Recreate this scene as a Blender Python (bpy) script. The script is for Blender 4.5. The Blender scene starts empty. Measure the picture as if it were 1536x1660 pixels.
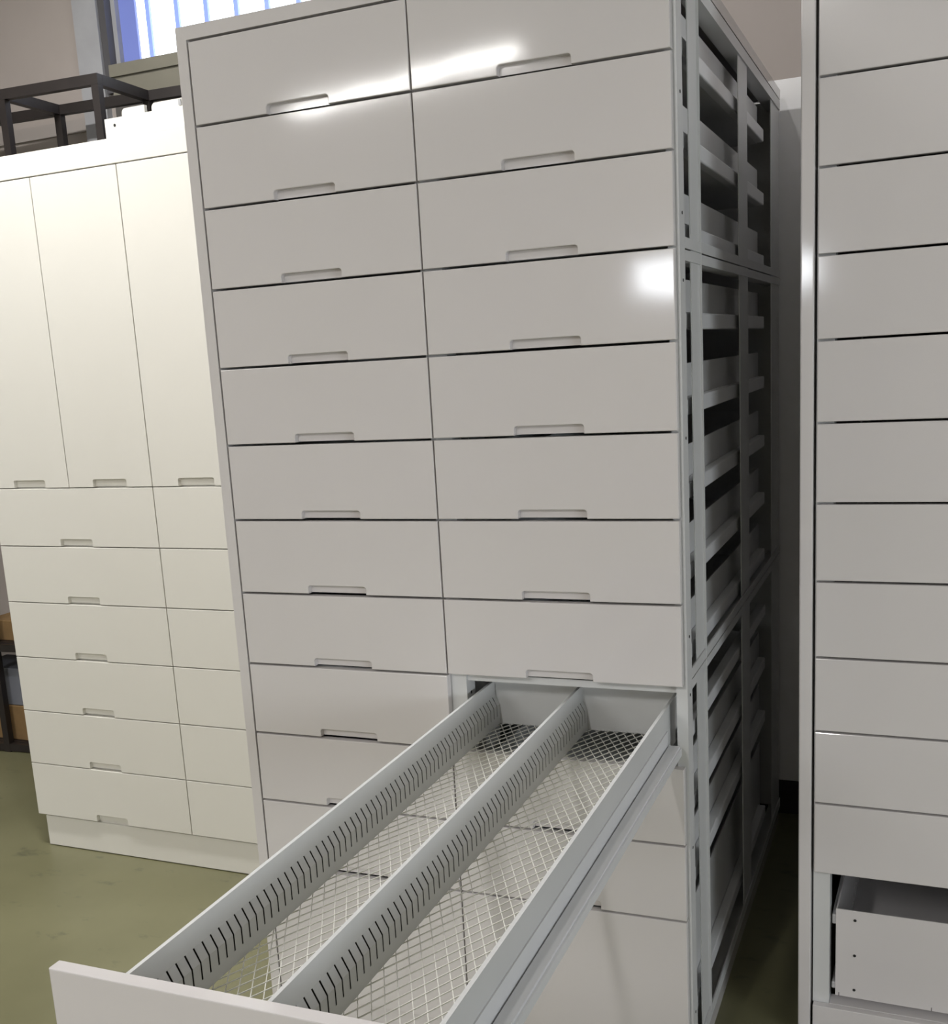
import bpy, bmesh, math, random
from mathutils import Matrix, Vector
random.seed(3)
SC = bpy.context.scene
COL = SC.collection
T = 2.15            # height of the drawer opening's top edge above the floor

# ------------------------------------------------------------------ camera
F, CX, CY = 1829.62, 720.63, 959.91
RV = Vector((0.21511, 0.40540, -0.01860))
CAM = Vector((1.37723, -2.03900, -0.64223 + T))
ROT = Matrix.Rotation(RV.length, 3, RV.normalized()) @ Matrix(((1, 0, 0), (0, 0, -1), (0, 1, 0)))
cd = bpy.data.cameras.new('camera'); cam = bpy.data.objects.new('camera', cd); COL.objects.link(cam)
right, down, fwd = Vector(ROT[0]), Vector(ROT[1]), Vector(ROT[2])
m = Matrix((right, -down, -fwd)).transposed().to_4x4(); m.translation = CAM
cam.matrix_world = m
cd.sensor_fit = 'HORIZONTAL'; cd.sensor_width = 36.0; cd.lens = 36.0 * F / 1536
cd.shift_x = (768 - CX) / 1536; cd.shift_y = (CY - 830) / 1536
cd.clip_start = 0.02; cd.clip_end = 100
SC.camera = cam

# ------------------------------------------------------------------ look, world, light
SC.view_settings.view_transform = 'Standard'; SC.view_settings.look = 'None'
SC.view_settings.gamma = 1.0; SC.view_settings.use_curve_mapping = False
SC.view_settings.exposure = 0.0
SC.cycles.use_denoising = True
SC.cycles.max_bounces = 10; SC.cycles.diffuse_bounces = 6; SC.cycles.glossy_bounces = 4
SC.cycles.sample_clamp_indirect = 6.0
W = bpy.data.worlds.new('world'); SC.world = W; W.use_nodes = True
W.node_tree.nodes['Background'].inputs[0].default_value = (0.75, 0.85, 1.0, 1)
W.node_tree.nodes['Background'].inputs[1].default_value = 0.3

HALL_LAMPS = [(-1.61, -4.50, .31, T + .96), (-5.9, -5.7, .31, T + .96), (-1.2, -1.5, .1, T + .96), (0.1, -6.9, 1.57, 4.42)]  # last entry is an added fill lamp that brightens the right cabinet
HALL_POWER = (46.0, 52.0, 7.0, 185.0)
CABINET_LAMP = (-0.95, 0.04, T + 1.30)
CABINET_POWER = 74.0


def area(name, loc, sx, sy, power, color=(1, 0.975, 0.955), rot=(0, 0, 0)):
    l = bpy.data.lights.new(name, 'AREA'); l.shape = 'RECTANGLE'; l.size = sx; l.size_y = sy
    l.energy = power; l.color = color
    o = bpy.data.objects.new(name, l); COL.objects.link(o); o.location = loc; o.rotation_euler = rot
    return o


# ------------------------------------------------------------------ materials
def mat(name, col, rough=0.5, metal=0.0, noise=0.0, nscale=8.0, emit=None, estr=0.0, bump=0.0, bscale=120.0, spec=0.5):
    M = bpy.data.materials.new(name); M.use_nodes = True
    nt = M.node_tree; b = nt.nodes['Principled BSDF']
    b.inputs['Roughness'].default_value = rough; b.inputs['Metallic'].default_value = metal
    b.inputs['Specular IOR Level'].default_value = spec
    b.inputs['Base Color'].default_value = (*col, 1)
    if noise:
        tc = nt.nodes.new('ShaderNodeTexCoord'); n = nt.nodes.new('ShaderNodeTexNoise')
        n.inputs['Scale'].default_value = nscale; n.inputs['Detail'].default_value = 4
        r = nt.nodes.new('ShaderNodeValToRGB')
        r.color_ramp.elements[0].position = .3; r.color_ramp.elements[1].position = .7
        r.color_ramp.elements[0].color = (*[c * (1 - noise) for c in col], 1)
        r.color_ramp.elements[1].color = (*[min(1, c * (1 + noise)) for c in col], 1)
        nt.links.new(tc.outputs['Object'], n.inputs['Vector']); nt.links.new(n.outputs['Fac'], r.inputs[0])
        nt.links.new(r.outputs[0], b.inputs['Base Color'])
    if bump:
        tc = nt.nodes.new('ShaderNodeTexCoord'); n2 = nt.nodes.new('ShaderNodeTexNoise')
        n2.inputs['Scale'].default_value = bscale; n2.inputs['Detail'].default_value = 2
        bp = nt.nodes.new('ShaderNodeBump'); bp.inputs['Strength'].default_value = bump
        bp.inputs['Distance'].default_value = 0.02
        nt.links.new(tc.outputs['Object'], n2.inputs['Vector']); nt.links.new(n2.outputs['Fac'], bp.inputs['Height'])
        nt.links.new(bp.outputs[0], b.inputs['Normal'])
    if emit:
        b.inputs['Emission Color'].default_value = (*emit, 1); b.inputs['Emission Strength'].default_value = estr
    return M


WHITE = mat('gloss_white_paint', (0.66, 0.638, 0.635), 0.075, noise=0.012, nscale=3, bump=0.02, bscale=4.5)
CREAM = mat('cream_white_paint', (0.70, 0.69, 0.64), 0.30, noise=0.012, nscale=3)
STEEL = mat('painted_steel', (0.63, 0.64, 0.64), 0.38, noise=0.02, nscale=6)
RAIL = mat('slide_steel', (0.72, 0.73, 0.74), 0.32, noise=0.02, nscale=9)
MESHM = mat('white_wire_mesh', (0.72, 0.72, 0.67), 0.4, noise=0.02, nscale=9)
DARK = mat('dark_hole', (0.015, 0.015, 0.015), 0.6, noise=0.1)
GREYC = mat('grey_cabinet_paint', (0.80, 0.80, 0.80), 0.45, noise=0.02, nscale=4)
BLACKP = mat('black_plinth', (0.02, 0.02, 0.022), 0.5, noise=0.1)
BLACK = mat('black_steel', (0.018, 0.014, 0.013), 0.45, noise=0.15, nscale=12)
WALL = mat('wall_plaster', (0.36, 0.322, 0.297), 0.85, noise=0.03, nscale=2.5)
HALLW = mat('hall_wall_paint', (0.50, 0.46, 0.43), 0.85, noise=0.03, nscale=2)
CEIL = mat('ceiling_paint', (0.55, 0.52, 0.50), 0.9, noise=0.03, nscale=2)
TRIM = mat('trim_grey', (0.34, 0.345, 0.36), 0.6, noise=0.05, nscale=10)
SILL = mat('sill_paint', (0.20, 0.19, 0.15), 0.6, noise=0.04, nscale=8)
CARD = mat('cardboard', (0.22, 0.135, 0.055), 0.85, noise=0.08, nscale=20)
BOXG = mat('grey_box', (0.16, 0.17, 0.20), 0.7, noise=0.05, nscale=12)
PANE = mat('bright_pane', (0.8, 0.85, 0.9), 0.4, emit=(0.86, 0.93, 1.0), estr=2.6)
PANEB = mat('blue_strip', (0.2, 0.25, 0.6), 0.4, emit=(0.20, 0.30, 0.80), estr=0.85)
PANED = mat('blue_edge', (0.12, 0.15, 0.35), 0.5, emit=(0.13, 0.17, 0.48), estr=0.6)
HALLPANE = mat('hall_window_pane', (0.8, 0.85, 0.9), 0.4, emit=(0.92, 0.95, 1.0), estr=24.0)
FILLPANE = mat('fill_window_pane', (0.8, 0.85, 0.9), 0.4, emit=(0.90, 0.95, 1.0), estr=9.5)  # glow of the added fill window on the right
TUBE = mat('lamp_tube', (0.9, 0.9, 0.9), 0.4, emit=(1, 0.97, 0.92), estr=14.0)

FLOORM = bpy.data.materials.new('green_floor_paint'); FLOORM.use_nodes = True
nt = FLOORM.node_tree; b = nt.nodes['Principled BSDF']; b.inputs['Roughness'].default_value = 0.38
tc = nt.nodes.new('ShaderNodeTexCoord')
n1 = nt.nodes.new('ShaderNodeTexNoise'); n1.inputs['Scale'].default_value = 2.2; n1.inputs['Detail'].default_value = 6
r1 = nt.nodes.new('ShaderNodeValToRGB')
r1.color_ramp.elements[0].position = .32; r1.color_ramp.elements[0].color = (0.150, 0.146, 0.078, 1)
r1.color_ramp.elements[1].position = .7; r1.color_ramp.elements[1].color = (0.195, 0.190, 0.106, 1)
mp = nt.nodes.new('ShaderNodeMapping'); mp.inputs['Scale'].default_value = (7, 13, 9); mp.inputs['Rotation'].default_value = (0, 0, 0.9)
n2 = nt.nodes.new('ShaderNodeTexNoise'); n2.inputs['Scale'].default_value = 1.0; n2.inputs['Detail'].default_value = 7
n2.inputs['Roughness'].default_value = 0.62
r2 = nt.nodes.new('ShaderNodeValToRGB')
r2.color_ramp.elements[0].position = .60; r2.color_ramp.elements[0].color = (0, 0, 0, 1)
r2.color_ramp.elements[1].position = .72; r2.color_ramp.elements[1].color = (1, 1, 1, 1)
mx = nt.nodes.new('ShaderNodeMix'); mx.data_type = 'RGBA'
nt.links.new(tc.outputs['Object'], n1.inputs['Vector']); nt.links.new(n1.outputs['Fac'], r1.inputs[0])
nt.links.new(tc.outputs['Object'], mp.inputs['Vector']); nt.links.new(mp.outputs[0], n2.inputs['Vector'])
nt.links.new(n2.outputs['Fac'], r2.inputs[0]); nt.links.new(r2.outputs[0], mx.inputs['Factor'])
nt.links.new(r1.outputs[0], mx.inputs['A']); mx.inputs['B'].default_value = (0.10, 0.10, 0.06, 1)
nt.links.new(mx.outputs['Result'], b.inputs['Base Color'])

# ------------------------------------------------------------------ helpers
def box(bm, x0, x1, y0, y1, z0, z1, mi=0):
    v = [bm.verts.new((x, y, z)) for x in (x0, x1) for y in (y0, y1) for z in (z0, z1)]
    for q in ((0, 1, 3, 2), (4, 6, 7, 5), (0, 4, 5, 1), (2, 3, 7, 6), (0, 2, 6, 4), (1, 5, 7, 3)):
        f = bm.faces.new([v[i] for i in q]); f.material_index = mi
    return v


def boxes(lst):
    bm = bmesh.new()
    for q in lst: box(bm, *q)
    return bm


def obj(name, bm, mats, parent=None, loc=None, bevel=0.0, seg=2):
    bmesh.ops.recalc_face_normals(bm, faces=bm.faces)
    me = bpy.data.meshes.new(name); bm.to_mesh(me); bm.free()
    for mm in (mats if isinstance(mats, (list, tuple)) else (mats,)): me.materials.append(mm)
    o = bpy.data.objects.new(name, me); COL.objects.link(o)
    if parent: o.parent = parent
    if loc: o.location = loc
    if bevel:
        md = o.modifiers.new('bevel', 'BEVEL'); md.width = bevel; md.segments = seg; md.limit_method = 'ANGLE'
    return o


def thing(name, label, cat, loc=(0, 0, 0), rz=0.0, group=None):
    o = bpy.data.objects.new(name, None); COL.objects.link(o); o.location = loc; o.rotation_euler = (0, 0, rz)
    o.empty_display_size = 0.1
    tag(o, label, cat, group); return o


def tag(o, label, cat, group=None):
    o['label'] = label; o['category'] = cat
    if group: o['group'] = group
    return o


def struct(o):
    o['kind'] = 'structure'; return o


def copy_tree(o, parent, loc=None):
    c = o.copy(); COL.objects.link(c); c.parent = parent
    if loc is not None: c.location = loc
    for ch in list(o.children): copy_tree(ch, c)
    return c


def front_bm(w, h, t=0.018, notch=None, r=0.006, bev=0.0016):
    """drawer front: x 0..w, z -h..0, y 0..t, notch=(x0,x1,height) cut in the lower edge"""
    pts = [(0, 0), (w, 0), (w, -h)]
    if notch:
        x0, x1, nh = notch
        pts.append((x1, -h)); 
        for k in range(5):
            a = k / 4 * math.pi / 2
            pts.append((x1 - r + r * math.cos(a), -h + nh - r + r * math.sin(a)))
        for k in range(5):
            a = math.pi / 2 + k / 4 * math.pi / 2
            pts.append((x0 + r + r * math.cos(a), -h + nh - r + r * math.sin(a)))
        pts.append((x0, -h))
    pts.append((0, -h))
    bm = bmesh.new()
    f = bm.faces.new([bm.verts.new((x, 0, z)) for x, z in pts])
    ext = bmesh.ops.extrude_face_region(bm, geom=[f])
    vs = [g for g in ext['geom'] if isinstance(g, bmesh.types.BMVert)]
    bmesh.ops.translate(bm, verts=vs, vec=(0, t, 0))
    bm.normal_update()
    fr = [e for e in bm.edges if all(abs(v.co.y) < 1e-6 for v in e.verts)]
    bmesh.ops.bevel(bm, geom=fr, offset=bev, segments=2, affect='EDGES', profile=0.5)
    return bm


def add_handle(parent, w, h, notch, m, t=0.018):
    x0, x1, nh = notch
    # recessed grip plate behind the notch with a small folded lip along its top
    o = obj('handle', boxes([(x0 - .003, x1 + .003, .0135, .0165, -h + .001, -h + nh + .003)]), m, parent)
    return o


# ------------------------------------------------------------------ room shell
YB = 1.85
struct(obj('floor', boxes([(-7, 6, -9.2, YB + .2, -0.1, 0)]), FLOORM))
struct(obj('ceiling', boxes([(-7, 6, -9.2, YB + .2, 4.6, 4.7)]), CEIL))
WX0, WX1, WZ0, WZ1 = -1.60, 0.70, T + 0.545, T + 1.75
struct(obj('wall_back', boxes([(-7, WX0, YB, YB + .2, 0, 4.6), (WX1, 6, YB, YB + .2, 0, 4.6),
                                (WX0, WX1, YB, YB + .2, 0, WZ0), (WX0, WX1, YB, YB + .2, WZ1, 4.6)]), WALL))
struct(obj('wall_left', boxes([(-7.1, -7, -9.2, YB + .2, 0, 4.6)]), HALLW))
RY0, RY1, RZ0, RZ1 = -4.6, -1.4, 0.9, 2.3
struct(obj('wall_right', boxes([(6, 6.1, -9.2, RY0, 0, 4.6), (6, 6.1, RY1, YB + .2, 0, 4.6), (6, 6.1, RY0, RY1, 0, RZ0), (6, 6.1, RY0, RY1, RZ1, 4.6)]), HALLW))
w3 = struct(obj('fill_window', boxes([(6.02, 6.08, RY0, RY0 + .05, RZ0, RZ1), (6.02, 6.08, RY1 - .05, RY1, RZ0, RZ1), (6.02, 6.08, -3.03, -2.97, RZ0 + .05, RZ1 - .05),
                                   (6.02, 6.08, RY0 + .05, RY1 - .05, RZ0, RZ0 + .05), (6.02, 6.08, RY0 + .05, RY1 - .05, RZ1 - .05, RZ1)]), TRIM))  # unseen window added as fill for the right-facing steel sides
obj('pane', boxes([(6.04, 6.05, RY0 + .05, -3.03, RZ0 + .05, RZ1 - .05), (6.04, 6.05, -2.97, RY1 - .05, RZ0 + .05, RZ1 - .05)]), FILLPANE, w3)
HX0, HX1, HZ0, HZ1 = -1.3, -0.1, T - 0.21, T + 0.15
HY = -9.0
struct(obj('wall_front', boxes([(-7, HX0, HY - .2, HY, 0, 4.6), (HX1, 6, HY - .2, HY, 0, 4.6),
                                 (HX0, HX1, HY - .2, HY, 0, HZ0), (HX0, HX1, HY - .2, HY, HZ1, 4.6)]), HALLW))
# window in the wall behind the cabinets: frame, bright sheet, blue strips, sill
w1 = struct(obj('window_1', boxes([(WX0, WX0 + .02, YB + .02, YB + .1, WZ0, WZ1), (WX1 - .02, WX1, YB + .02, YB + .1, WZ0, WZ1),
                                    (WX0 + .02, WX1 - .02, YB + .02, YB + .1, WZ1 - .03, WZ1), (WX0 + .02, WX1 - .02, YB + .02, YB + .1, WZ0, WZ0 + .012)]), TRIM))
obj('pane', boxes([(WX0 + .02, WX1 - .02, YB + .06, YB + .07, WZ0 + .012, WZ1 - .03)]), PANE, w1)
obj('edge_strip', boxes([(WX0 + .02, WX0 + .095, YB + .045, YB + .058, WZ0 + .012, WZ1 - .03)]), PANED, w1)
x = -1.448
while x < WX1 - .05:
    obj('blue_strip', boxes([(x - .009, x + .009, YB + .045, YB + .058, WZ0 + .012, WZ1 - .03)]), PANEB, w1)
    x += 0.1325
obj('casing', boxes([(WX0 - .028, WX0 + .001, YB - .02, YB + .1, WZ0 - .10, WZ1)]), mat('dark_casing', (.075, .073, .078), .6, noise=.05), w1)
obj('sill', boxes([(WX0 - .002, WX1 + .02, YB - .03, YB + .06, WZ0 - .045, WZ0 - .001), (WX0 - .002, WX1 + .02, YB - .018, YB - .001, WZ0 - .13, WZ0 - .0455)]), SILL, w1)
struct(obj('dark_sheet', boxes([(WX0 - .002, WX1, YB - .015, YB - .001, T - .2, WZ0 - .131)]), mat('dark_below_sill', (.10, .093, .088), .7, noise=.05)))  # flat dark sheet over the wall below the sill
struct(obj('trim_1', boxes([(-1.745, -1.632, YB - .03, YB, WZ0 - .3, 4.2)]), TRIM))
struct(obj('trim_2', boxes([(-6.5, -1.75, YB - .012, YB, T + .325, T + .375)]), mat('wall_band', (0.33, 0.30, 0.28), .8, noise=.03)))
w2 = struct(obj('window_2', boxes([(HX0, HX0 + .03, HY - .12, HY - .03, HZ0, HZ1), (HX1 - .03, HX1, HY - .12, HY - .03, HZ0, HZ1),
                                    (HX0 + .03, HX1 - .03, HY - .12, HY - .03, HZ1 - .03, HZ1), (HX0 + .03, HX1 - .03, HY - .12, HY - .03, HZ0, HZ0 + .03)]), TRIM))
obj('pane', boxes([(HX0 + .03, HX1 - .03, HY - .09, HY - .08, HZ0 + .03, HZ1 - .03)]), HALLPANE, w2)


# ------------------------------------------------------------------ lamps (hung in the hall, outside the view; one added as fill)
def batten(x, y, z, ln, label, power, rz=0.0):
    t = thing('batten_lamp', label, 'lamp', (x, y, z), rz, 'hanging batten lamps')
    obj('housing', boxes([(-ln / 2, ln / 2, -.09, .09, .03, .09)]), STEEL, t, bevel=.004)
    bm = bmesh.new()
    for s in (-.022, .022):
        r = bmesh.ops.create_cone(bm, cap_ends=True, segments=16, radius1=.013, radius2=.013, depth=ln - .06,
                                  matrix=Matrix.Translation((0, s, .013)) @ Matrix.Rotation(math.pi / 2, 4, 'Y'))
    obj('tube', bm, TUBE, t)
    for s in (-1, 1):
        obj('hanger', boxes([(s * ln * .4 - .003, s * ln * .4 + .003, -.003, .003, .09, 4.6 - z)]), TRIM, t)
    area('batten_light', (x, y, z - .005), ln - .06, .17, power, rot=(0, 0, rz))
    return t


for i, (x, y, rz, z) in enumerate(HALL_LAMPS):
    batten(x, y, z, 1.9, ('hanging twin tube lamp over the aisle behind the camera', 'hanging twin tube lamp far left of the aisle',
                               'hanging twin tube lamp above the pulled-out drawer', 'added twin tube fill lamp deep in the hall behind the camera')[i], HALL_POWER[i], rz)
batten(*CABINET_LAMP, 1.2, 'hanging twin tube lamp over the cream cabinet', CABINET_POWER)

# ------------------------------------------------------------------ the tall drawer cabinet (A)
P = 0.16; C1, C2, XS = 0.477, 0.958, 0.963
DEP = 1.45
A = thing('drawer_cabinet', 'tall glossy white drawer cabinet with a long drawer pulled out and an open steel side', 'cabinet')
obj('side_panel', boxes([(-.026, -.0025, 0, DEP, .0, T + .028)]), WHITE, A)
obj('top_panel', boxes([(-.0025, XS, 0, DEP, T + .0025, T + .028)]), WHITE, A)
obj('back_panel', boxes([(-.002, XS - .004, DEP - .004, DEP, .05, T)]), STEEL, A)
obj('plinth', boxes([(-.002, XS - .004, .012, .03, .0, .066), (XS - .02, XS - .004, .03, DEP - .02, 0, .05)]), WHITE, A)


def post(y0, y1, lip, name='post', xo=XS):
    """upright of folded sheet on the open side: flat web with a lip along its rear edge"""
    bm = boxes([(xo - .0055, xo - .0035, y0, y1, .07, T - .02), (xo - .008, xo - .0036, y1, y1 + .002, .07, T - .02)])
    if lip: box(bm, xo - .0035, xo + .001, y1 - .003, y1, .07, T - .02)
    return obj(name, bm, STEEL, A)


# front post: square tube with small screw holes in its side
bm = boxes([(XS - .021, XS, .0205, .066, .05, T)])
for k, dz in ((1, .22), (2, .42), (3, .535), (5, .815), (7, 1.19), (8, 1.305), (10, 1.62), (12, 1.98)):
    bmesh.ops.create_cone(bm, cap_ends=True, segments=10, radius1=.003, radius2=.003, depth=.001,
                          matrix=Matrix.Translation((XS + .0003, .045, T - dz)) @ Matrix.Rotation(math.pi / 2, 4, 'Y'))
for f in bm.faces:
    if f.calc_center_median().x > XS + .0001 or (len(f.verts) == 4 and f.calc_area() < 1e-5): f.material_index = 1
obj('post', bm, [STEEL, DARK], A)
post(.137, .222, True); post(.715, .845, False); post(1.275, DEP - .008, False)
# centre uprights between the columns
bm = boxes([(C1 - .012, C1 + .033, .0205, .066, .05, T), (C1 - .010, C1 + .031, .115, .2, .05, T), (C1 - .010, C1 + .031, 1.25, 1.34, .05, T)])
for r in range(12):
    for q in (.05, .065):
        box(bm, C1 + .033, C1 + .0334, .040, .046, T - r * P - q, T - r * P - q + .006, 1)
obj('centre_post', bm, [STEEL, DARK], A)
# horizontal side rails of the three stacked frames
for z0, z1 in ((-.026, -.001), (-.4785, -.459), (-.500, -.4815), (-1.2785, -1.259), (-1.300, -1.2815), (-2.100, -2.072)):
    bm = boxes([(XS - .003, XS, .0665, DEP - .006, T + z0, T + z1), (XS - .035, XS - .003, .0665, DEP - .006, T + z0, T + z0 + .002)])
    obj('side_rail', bm, STEEL, A)
for z0, z1 in ((-.4785, -.459), (-.500, -.4815), (-1.2785, -1.259), (-1.300, -1.2815)):
    obj('cross_rail', boxes([(0, XS - .022, .03, .05, T + z0 + .002, T + z1 - .002)]), STEEL, A)

GAP = .0045
HW, HH = .137, .0175


def closed_drawer(parent, w, h, notch, m, bx0, bx1, z_top, z_bot, dep, y0=.0, rails=True):
    d = obj('drawer', front_bm(w, h, notch=notch), m, parent)
    if notch: add_handle(d, w, h, notch, m)
    bm = boxes([(bx0, bx0 + .003, .0205, dep, z_bot, z_top), (bx1 - .003, bx1, .0205, dep, z_bot, z_top),
                (bx0 + .003, bx1 - .003, dep - .003, dep, z_bot, z_top), (bx0 + .003, bx1 - .003, .0205, dep - .003, z_bot, z_bot + .002)])
    obj('drawer_box', bm, STEEL, d)
    if rails:
        obj('slide_rail', boxes([(bx1, bx1 + .022, .078, dep - .04, z_bot - .004, z_bot + .028), (bx0 - .012, bx0, .078, dep - .04, z_bot - .004, z_bot + .028)]), RAIL, d, bevel=.003)
    return d


FW1, FW2 = C1 - .001 - .001, C2 - C1 - .003
FH = P - GAP
prot = []
for ci, (x0, w, hx) in enumerate(((.001, FW1, .166), (C1 + .002, FW2, .647 - C1 - .002))):
    bx0, bx1 = (.03, C1 - .046) if ci == 0 else (.045, w - .03)
    proto = None
    for r in range(11):
        if ci == 1 and r == 8: continue
        loc = (x0, 0, T - r * P - .002)
        if proto is None:
            proto = closed_drawer(A, w, FH, (hx, hx + HW, HH), WHITE, bx0, bx1, -.042, -.134, 1.25)
            proto.location = loc
        else:
            copy_tree(proto, A, loc)
    d = closed_drawer(A, w, 2 * P - GAP, None, WHITE, bx0, bx1, -.06, -.27, 1.25)
    d.location = (x0, 0, T - 11 * P - .002)

# ---- the drawer pulled out (ninth row, right column); its parts in world coordinates under the front
YO = -1.170
d = obj('drawer', front_bm(FW2, FH, notch=(.168, .168 + HW, HH)), WHITE, A, (C1 + .002 + .006, YO, T - 8 * P - .003))
d['label'] = 'long drawer pulled fully out'
add_handle(d, FW2, FH, (.168, .168 + HW, HH), WHITE)


def local(bm):
    bmesh.ops.translate(bm, verts=bm.verts, vec=(-d.location[0], -d.location[1], -d.location[2])); return bm


ZR = T - 1.322; Y0, Y1 = YO + .0185, .118


def slotted(xr):
    """slotted wall: rim, upper band, slanted step and lower band; slots run over the step"""
    bm = bmesh.new()
    th = .0006

    def prism(p, y0, y1):
        # p: profile points (x,z); sheet of thickness th towards -x
        for (xa, za), (xb, zb) in zip(p[:-1], p[1:]):
            v = [bm.verts.new((x_, y_, z_)) for y_ in (y0, y1) for x_, z_ in ((xa, za), (xb, zb), (xb - th, zb), (xa - th, za))]
            for q in ((0, 1, 5, 4), (1, 2, 6, 5), (2, 3, 7, 6), (3, 0, 4, 7), (0, 3, 2, 1), (4, 5, 6, 7)):
                bm.faces.new([v[i] for i in q])
    x = xr + .0055
    box(bm, xr, x, Y0, Y1, ZR - .0015, ZR)
    box(bm, xr, xr + .001, Y0, Y1, ZR - .092, ZR - .0015)
    box(bm, xr + .0012, xr + .0022, Y0 + .001, Y1 - .001, ZR - .091, ZR - .0018, 1)  # dark liner, its colour standing in for shade inside the slots
    prism([(x, ZR - .0015), (x, ZR - .033)], Y0, Y1)
    prism([(x + .009, ZR - .075), (x + .009, ZR - .092)], Y0, Y1)
    pitch, sw = .01855, .0034
    y = -1.0516 - 4 * pitch
    prof = [(x, ZR - .033), (x + .009, ZR - .051), (x + .009, ZR - .075)]
    prism(prof, Y0, y - sw / 2)
    while y < Y1 - .012:
        ye = y + pitch
        last = ye >= Y1 - .012
        prism(prof, y + sw / 2, Y1 if last else ye - sw / 2)
        y = ye
    box(bm, xr, x + .009, Y0, Y1, ZR - .0932, ZR - .092)
    return local(bm)


obj('slotted_wall', slotted(.5290), [STEEL, DARK], d)
obj('divider', slotted(.7215), [STEEL, DARK], d)
bm = boxes([(.9205, .9262, Y0, Y1, ZR - .0015, ZR), (.9252, .9262, Y0, Y1, ZR - .092, ZR - .0015), (.9205, .9215, Y0, Y1, ZR - .092, ZR - .0015)])
obj('side_wall', local(bm), STEEL, d)
bm = boxes([(.5355, .9204, Y1 - .0015, Y1, ZR - .095, ZR), (.5355, .9204, Y1 - .008, Y1 - .0015, ZR - .0015, ZR)])
obj('back_wall', local(bm), STEEL, d)
for s in (1, -1):
    q = [(.9263, .9285, Y0 + .01, -.002, T - 1.402, T - 1.366), (.9285, .9310, Y0 + .01, -.002, T - 1.412, T - 1.404),
         (.9310, .9510, Y0 + .01, -.002, T - 1.412, T - 1.3935), (.9510, .9545, Y0 + .01, -.002, T - 1.412, T - 1.398)]
    if s < 0: q = [(1.4552 - b_, 1.4552 - a_, c_, e_, f_, g_) for a_, b_, c_, e_, f_, g_ in q]
    obj('slide_rail', local(boxes(q)), RAIL, d)
# expanded metal floor
bm = bmesh.new()
xa, xb, ya, yb, zm = .535, .922, Y0, Y1 - .002, ZR - .0945
dx, dy, hw = .0095, .0185, .00062
L = math.hypot(dx, dy)
for s in (1, -1):
    ux, uy = dx / L, s * dy / L; nx, ny = -uy, ux
    n0 = -400
    for n in range(-200, 200):
        # line through (.739 + 2*dx*n, .105) in direction u, clipped to the rectangle
        px, py = .739 + 2 * dx * n, .105
        ts = sorted(((xa - px) / ux, (xb - px) / ux)); tt = sorted(((ya - py) / uy, (yb - py) / uy))
        t0, t1 = max(ts[0], tt[0]), min(ts[1], tt[1])
        if t1 - t0 < .01: continue
        ox = .0006 if s > 0 else 0
        v = []
        for t_ in (t0, t1):
            for k in (-hw, hw):
                for z_ in (zm - .0008 + ox, zm + .0008 + ox):
                    v.append(bm.verts.new((px + ux * t_ + nx * k, py + uy * t_ + ny * k, z_)))
        for q in ((0, 1, 3, 2), (4, 6, 7, 5), (0, 4, 5, 1), (2, 3, 7, 6), (0, 2, 6, 4), (1, 5, 7, 3)):
            bm.faces.new([v[i] for i in q])
obj('mesh_floor', local(bm), MESHM, d)
# runners that stay in the carcass for the pulled-out drawer
obj('runner', boxes([(.9285, .952, .078, 1.2, T - 8 * P - .138, T - 8 * P - .108), (C1 + .0335, C1 + .05, .078, 1.2, T - 8 * P - .138, T - 8 * P - .108)]), RAIL, A, bevel=.003)

# ------------------------------------------------------------------ cream cabinet (B)
PB, YBF, XB, WB = .1797, .63, -1.307, .6175
B = thing('storage_cabinet', 'cream white cabinet with tall doors above rows of drawers, in front of the black rack', 'cabinet', (XB, YBF, 0), -.014)
WT = 2 * WB
obj('body', boxes([(0.002, WT - .002, .0205, .55, .105, T - .03)]), CREAM, B)
obj('header', boxes([(0, WT, 0, .55, T - .071, T - .006)]), CREAM, B, bevel=.0012)
obj('plinth', boxes([(.020, WT, .012, .54, .003, .105)]), CREAM, B, bevel=.0012)
GB = .003
dw = WB / 2
dh = .958 - .074
for i in range(4):
    w = dw - GB
    dd = obj('door', front_bm(w, dh, notch=(w / 2 - .062, w / 2 + .062, .023), bev=.001), CREAM, B, (i * dw + GB / 2, 0, T - .074))
    add_handle(dd, w, dh, (w / 2 - .062, w / 2 + .062, .023), CREAM)
proto = None
for c in range(2):
    for r in range(6):
        w = WB - GB; h = PB - GB
        loc = (c * WB + GB / 2, 0, T - .961 - r * PB)
        if proto is None:
            proto = obj('drawer', front_bm(w, h, notch=(w / 2 - .062, w / 2 + .062, .022), bev=.001), CREAM, B, loc)
            add_handle(proto, w, h, (w / 2 - .062, w / 2 + .062, .022), CREAM)
        else: copy_tree(proto, B, loc)

# tray and two flanged plates lying on the cream cabinet
tr = thing('drawer_tray', 'shallow white metal tray lying on top of the cream cabinet', 'tray', (-.725, .64, T - .006), -.014)
bm = boxes([(0, .60, 0, .003, 0, .054), (0, .60, .30, .303, 0, .054), (0, .003, .003, .30, 0, .054), (.597, .60, .003, .30, 0, .054), (.003, .597, .003, .30, 0, .002)])
bmesh.ops.create_cone(bm, cap_ends=True, segments=12, radius1=.004, radius2=.004, depth=.001,
                      matrix=Matrix.Translation((.033, -.0003, .035)) @ Matrix.Rotation(math.pi / 2, 4, 'X'))
for f in bm.faces:
    if f.calc_center_median().y < -.0001: f.material_index = 1
obj('tray_shell', bm, [CREAM, DARK], tr)


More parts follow.
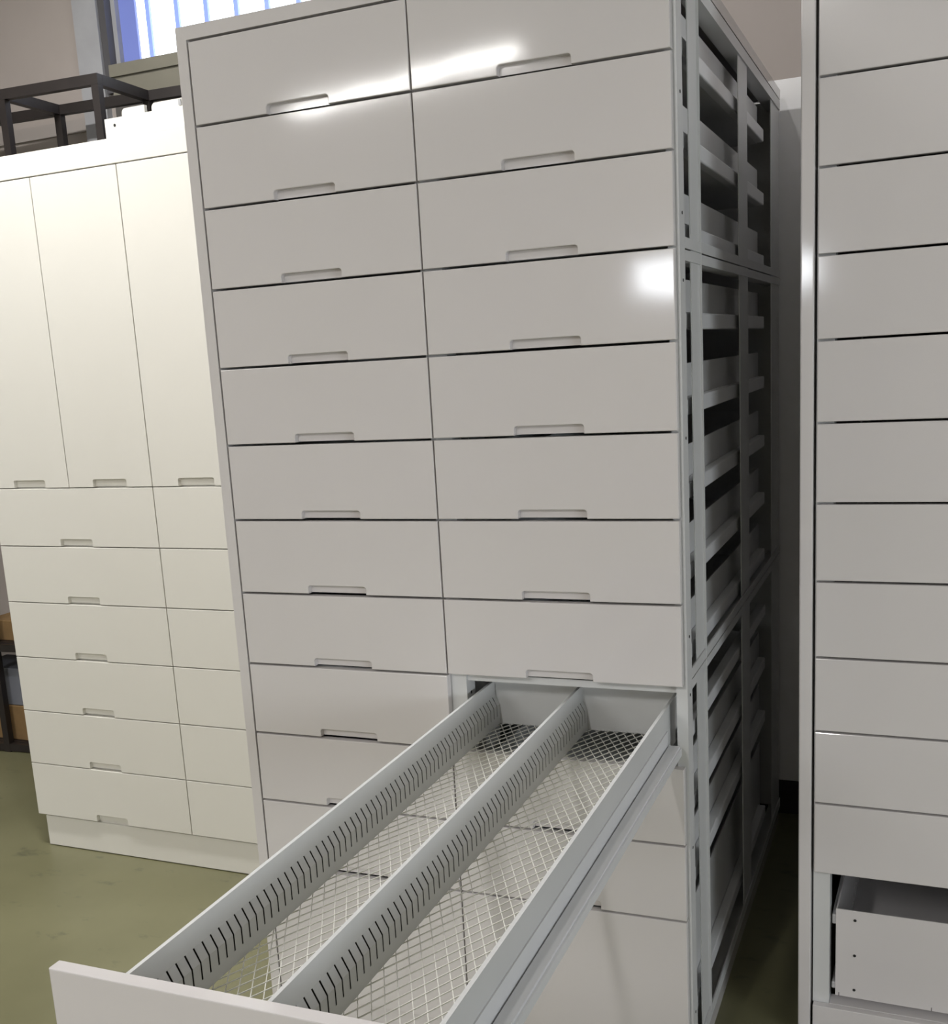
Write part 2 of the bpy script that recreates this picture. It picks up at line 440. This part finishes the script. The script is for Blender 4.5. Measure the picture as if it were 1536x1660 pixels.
def plate(name, x0, x1, z1, label, notch):
    t = thing(name, label, 'bracket', (-.725, .64, T - .006 + .0545), -.014, 'white plates on the tray')
    r = .012
    pts = [(x0, 0)] + [(x0 + r - r * math.cos(a), z1 - r + r * math.sin(a)) for a in [k / 5 * math.pi / 2 for k in range(6)]] + [(x1, z1), (x1, 0)]
    bm = bmesh.new(); f = bm.faces.new([bm.verts.new((x_, .004, z_)) for x_, z_ in pts])
    e = bmesh.ops.extrude_face_region(bm, geom=[f])
    bmesh.ops.translate(bm, verts=[g for g in e['geom'] if isinstance(g, bmesh.types.BMVert)], vec=(0, .012, 0))
    box(bm, x0, x1, .016, .29, 0, .0025)
    obj('flange', bm, CREAM, t)
    if notch: obj('pin', boxes([(notch - .004, notch + .004, .0005, .0038, .002, z1 - .002)]), TRIM, t)
    return t


plate('steel_bracket', .058, .134, .020, 'small white plate with a rounded corner on the left of the tray', None)
plate('steel_bracket', .158, .40, .020, 'white plate on the tray, right of the rack leg, beside the tall cabinet', .252)

# ------------------------------------------------------------------ right drawer cabinet (C)
PC = .159
Cc = thing('drawer_cabinet', 'white drawer cabinet at the right edge of the photo with its lowest front missing', 'cabinet', (1.165, .305, 0), -.025)
ZC = T - .020
WC = .98
obj('side_panel', boxes([(-.029, -.003, 0, 1.1, 0, T + .02)]), WHITE, Cc, bevel=.003)
obj('top_panel', boxes([(-.029, WC, 0, 1.1, T + .0205, T + .045)]), WHITE, Cc, bevel=.0015)
obj('back_panel', boxes([(0, WC, 1.096, 1.1, .02, T)]), STEEL, Cc)
obj('side_panel', boxes([(WC + .001, WC + .027, 0, 1.1, 0, T + .045)]), WHITE, Cc)
obj('post', boxes([(0, .034, .0205, .06, .066, T + .02)]), STEEL, Cc)
obj('plinth', boxes([(0.002, WC - .002, .0, .018, .0, .068), (.034, WC - .002, .0185, .06, .040, .068)]), WHITE, Cc, bevel=.0012)
proto = None
nx = WC / 2 - .068
for r in range(11):
    loc = (.0035, 0, ZC - r * PC - .002)
    if proto is None:
        proto = closed_drawer(Cc, WC - .006, PC - GAP, (nx, nx + HW, HH), WHITE, .05, WC - .06, -.042, -.134, 1.05, rails=True)
        proto.location = loc
    else: copy_tree(proto, Cc, loc)
# open box of the lowest drawer, its front missing
zb0, zb1 = T - 2.066, T - 1.860
bm = boxes([(.046, WC - .05, .030, .033, zb0, zb1), (.046, .049, .033, 1.0, zb0, zb1 - .002), (WC - .053, WC - .05, .033, 1.0, zb0, zb1 - .002),
            (.049, WC - .053, .997, 1.0, zb0, zb1 - .002), (.049, WC - .053, .033, .997, zb0, zb0 + .002)])
for x_ in (.085, .895):
    for z_ in (-.022, -.105, -.187):
        bmesh.ops.create_cone(bm, cap_ends=True, segments=12, radius1=.0032, radius2=.0032, depth=.001,
                              matrix=Matrix.Translation((x_, .0297, zb1 + z_)) @ Matrix.Rotation(math.pi / 2, 4, 'X'))
for f in bm.faces:
    if f.calc_center_median().y < .0299: f.material_index = 1
for x_ in (.053, .24):
    box(bm, x_, x_ + .0012, .0290, .0299, zb0, zb0 + .008, 1)
o = obj('drawer_box', bm, [WHITE, DARK], Cc); o['label'] = 'bare steel drawer box with three small holes'
obj('runner', boxes([(.036, .045, .045, .95, zb1 - .045, zb1 - .022), (.036, .045, .045, .95, zb0 + .006, zb0 + .022)]), RAIL, Cc, bevel=.003)

# ------------------------------------------------------------------ grey cabinet standing behind the gap (D)
D = thing('grey_cabinet', 'plain grey cabinet on a black plinth in the dark gap behind the tall cabinet', 'cabinet', (.75, 1.50, 0))
obj('body', boxes([(0, .9, 0, .32, .115, T + .066)]), GREYC, D, bevel=.002)
obj('plinth', boxes([(.01, .89, .006, .31, 0, .1145)]), BLACKP, D)

# ------------------------------------------------------------------ black steel rack with boxes (left, behind the cream cabinet)
R = thing('steel_rack', 'black square-tube shelving rack behind the cream cabinet', 'rack', (-1.344, 1.41, 0), .06)
RO = Matrix.Translation((1.344, -1.41, 0))
ZT = T + .398; ht = .0145


def rbx(l):
    bm = boxes(l); bmesh.ops.transform(bm, matrix=RO, verts=bm.verts); return bm


fx = [-2.95, -2.55, -2.15, -1.747, -1.344]
YF, YR = 1.41, 1.722
for x in fx:
    for y in (YF, YR):
        obj('post', rbx([(x - ht, x + ht, y - ht, y + ht, 0, ZT - .036)]), BLACK, R)
for y in (YF, YR):
    xe = fx[-1] + ht if y == YF else -.95
    obj('rail', rbx([(fx[0] - ht, xe, y - ht, y + ht, ZT - .0355, ZT)]), BLACK, R)
for x in fx:
    obj('cross_rail', rbx([(x - ht, x + ht, YF + ht + .0005, YR - ht - .0005, ZT - .0355, ZT)]), BLACK, R)
for z in (.02, .45):
    for y in (YF, YR):
        obj('rail', rbx([(fx[0] - ht, fx[-1] + ht, y - ht + .001, y + ht - .001, z - .015, z + .015)]), BLACK, R)
    obj('shelf', rbx([(fx[0] - ht, fx[-1] + ht, YF + ht, YR - ht, z + .012, z + .017)]), BLACK, R)
obj('post', rbx([(-.96 - ht, -.96 + ht, YR - ht, YR + ht, 0, ZT - .036)]), BLACK, R)


def carton(x, y, z, w, dp, h, m, label, flap=False):
    t = thing('cardboard_box', label, 'box', (x, y, z), random.uniform(-.02, .02), 'boxes on the black rack')
    obj('carton', boxes([(-w / 2, w / 2, -dp / 2, dp / 2, 0, h)]), m, t, bevel=.003)
    if flap: obj('tape', boxes([(-.02, .02, -dp / 2 - .0008, -dp / 2, h * .45, h), (-.02, .02, -dp / 2 - .0008, dp / 2, h, h + .0008)]), TRIM, t)
    return t


ZS = .0375
carton(-2.20, 1.50, ZS, .30, .20, .15, CARD, 'brown cardboard box on the lowest shelf of the black rack')
carton(-2.12, 1.50, .4675, .22, .18, .085, CARD, 'flat brown cardboard box on the upper shelf of the black rack')
carton(-2.20, 1.50, ZS + .1515, .26, .19, .16, BOXG, 'grey box stacked on a brown box in the black rack', False)
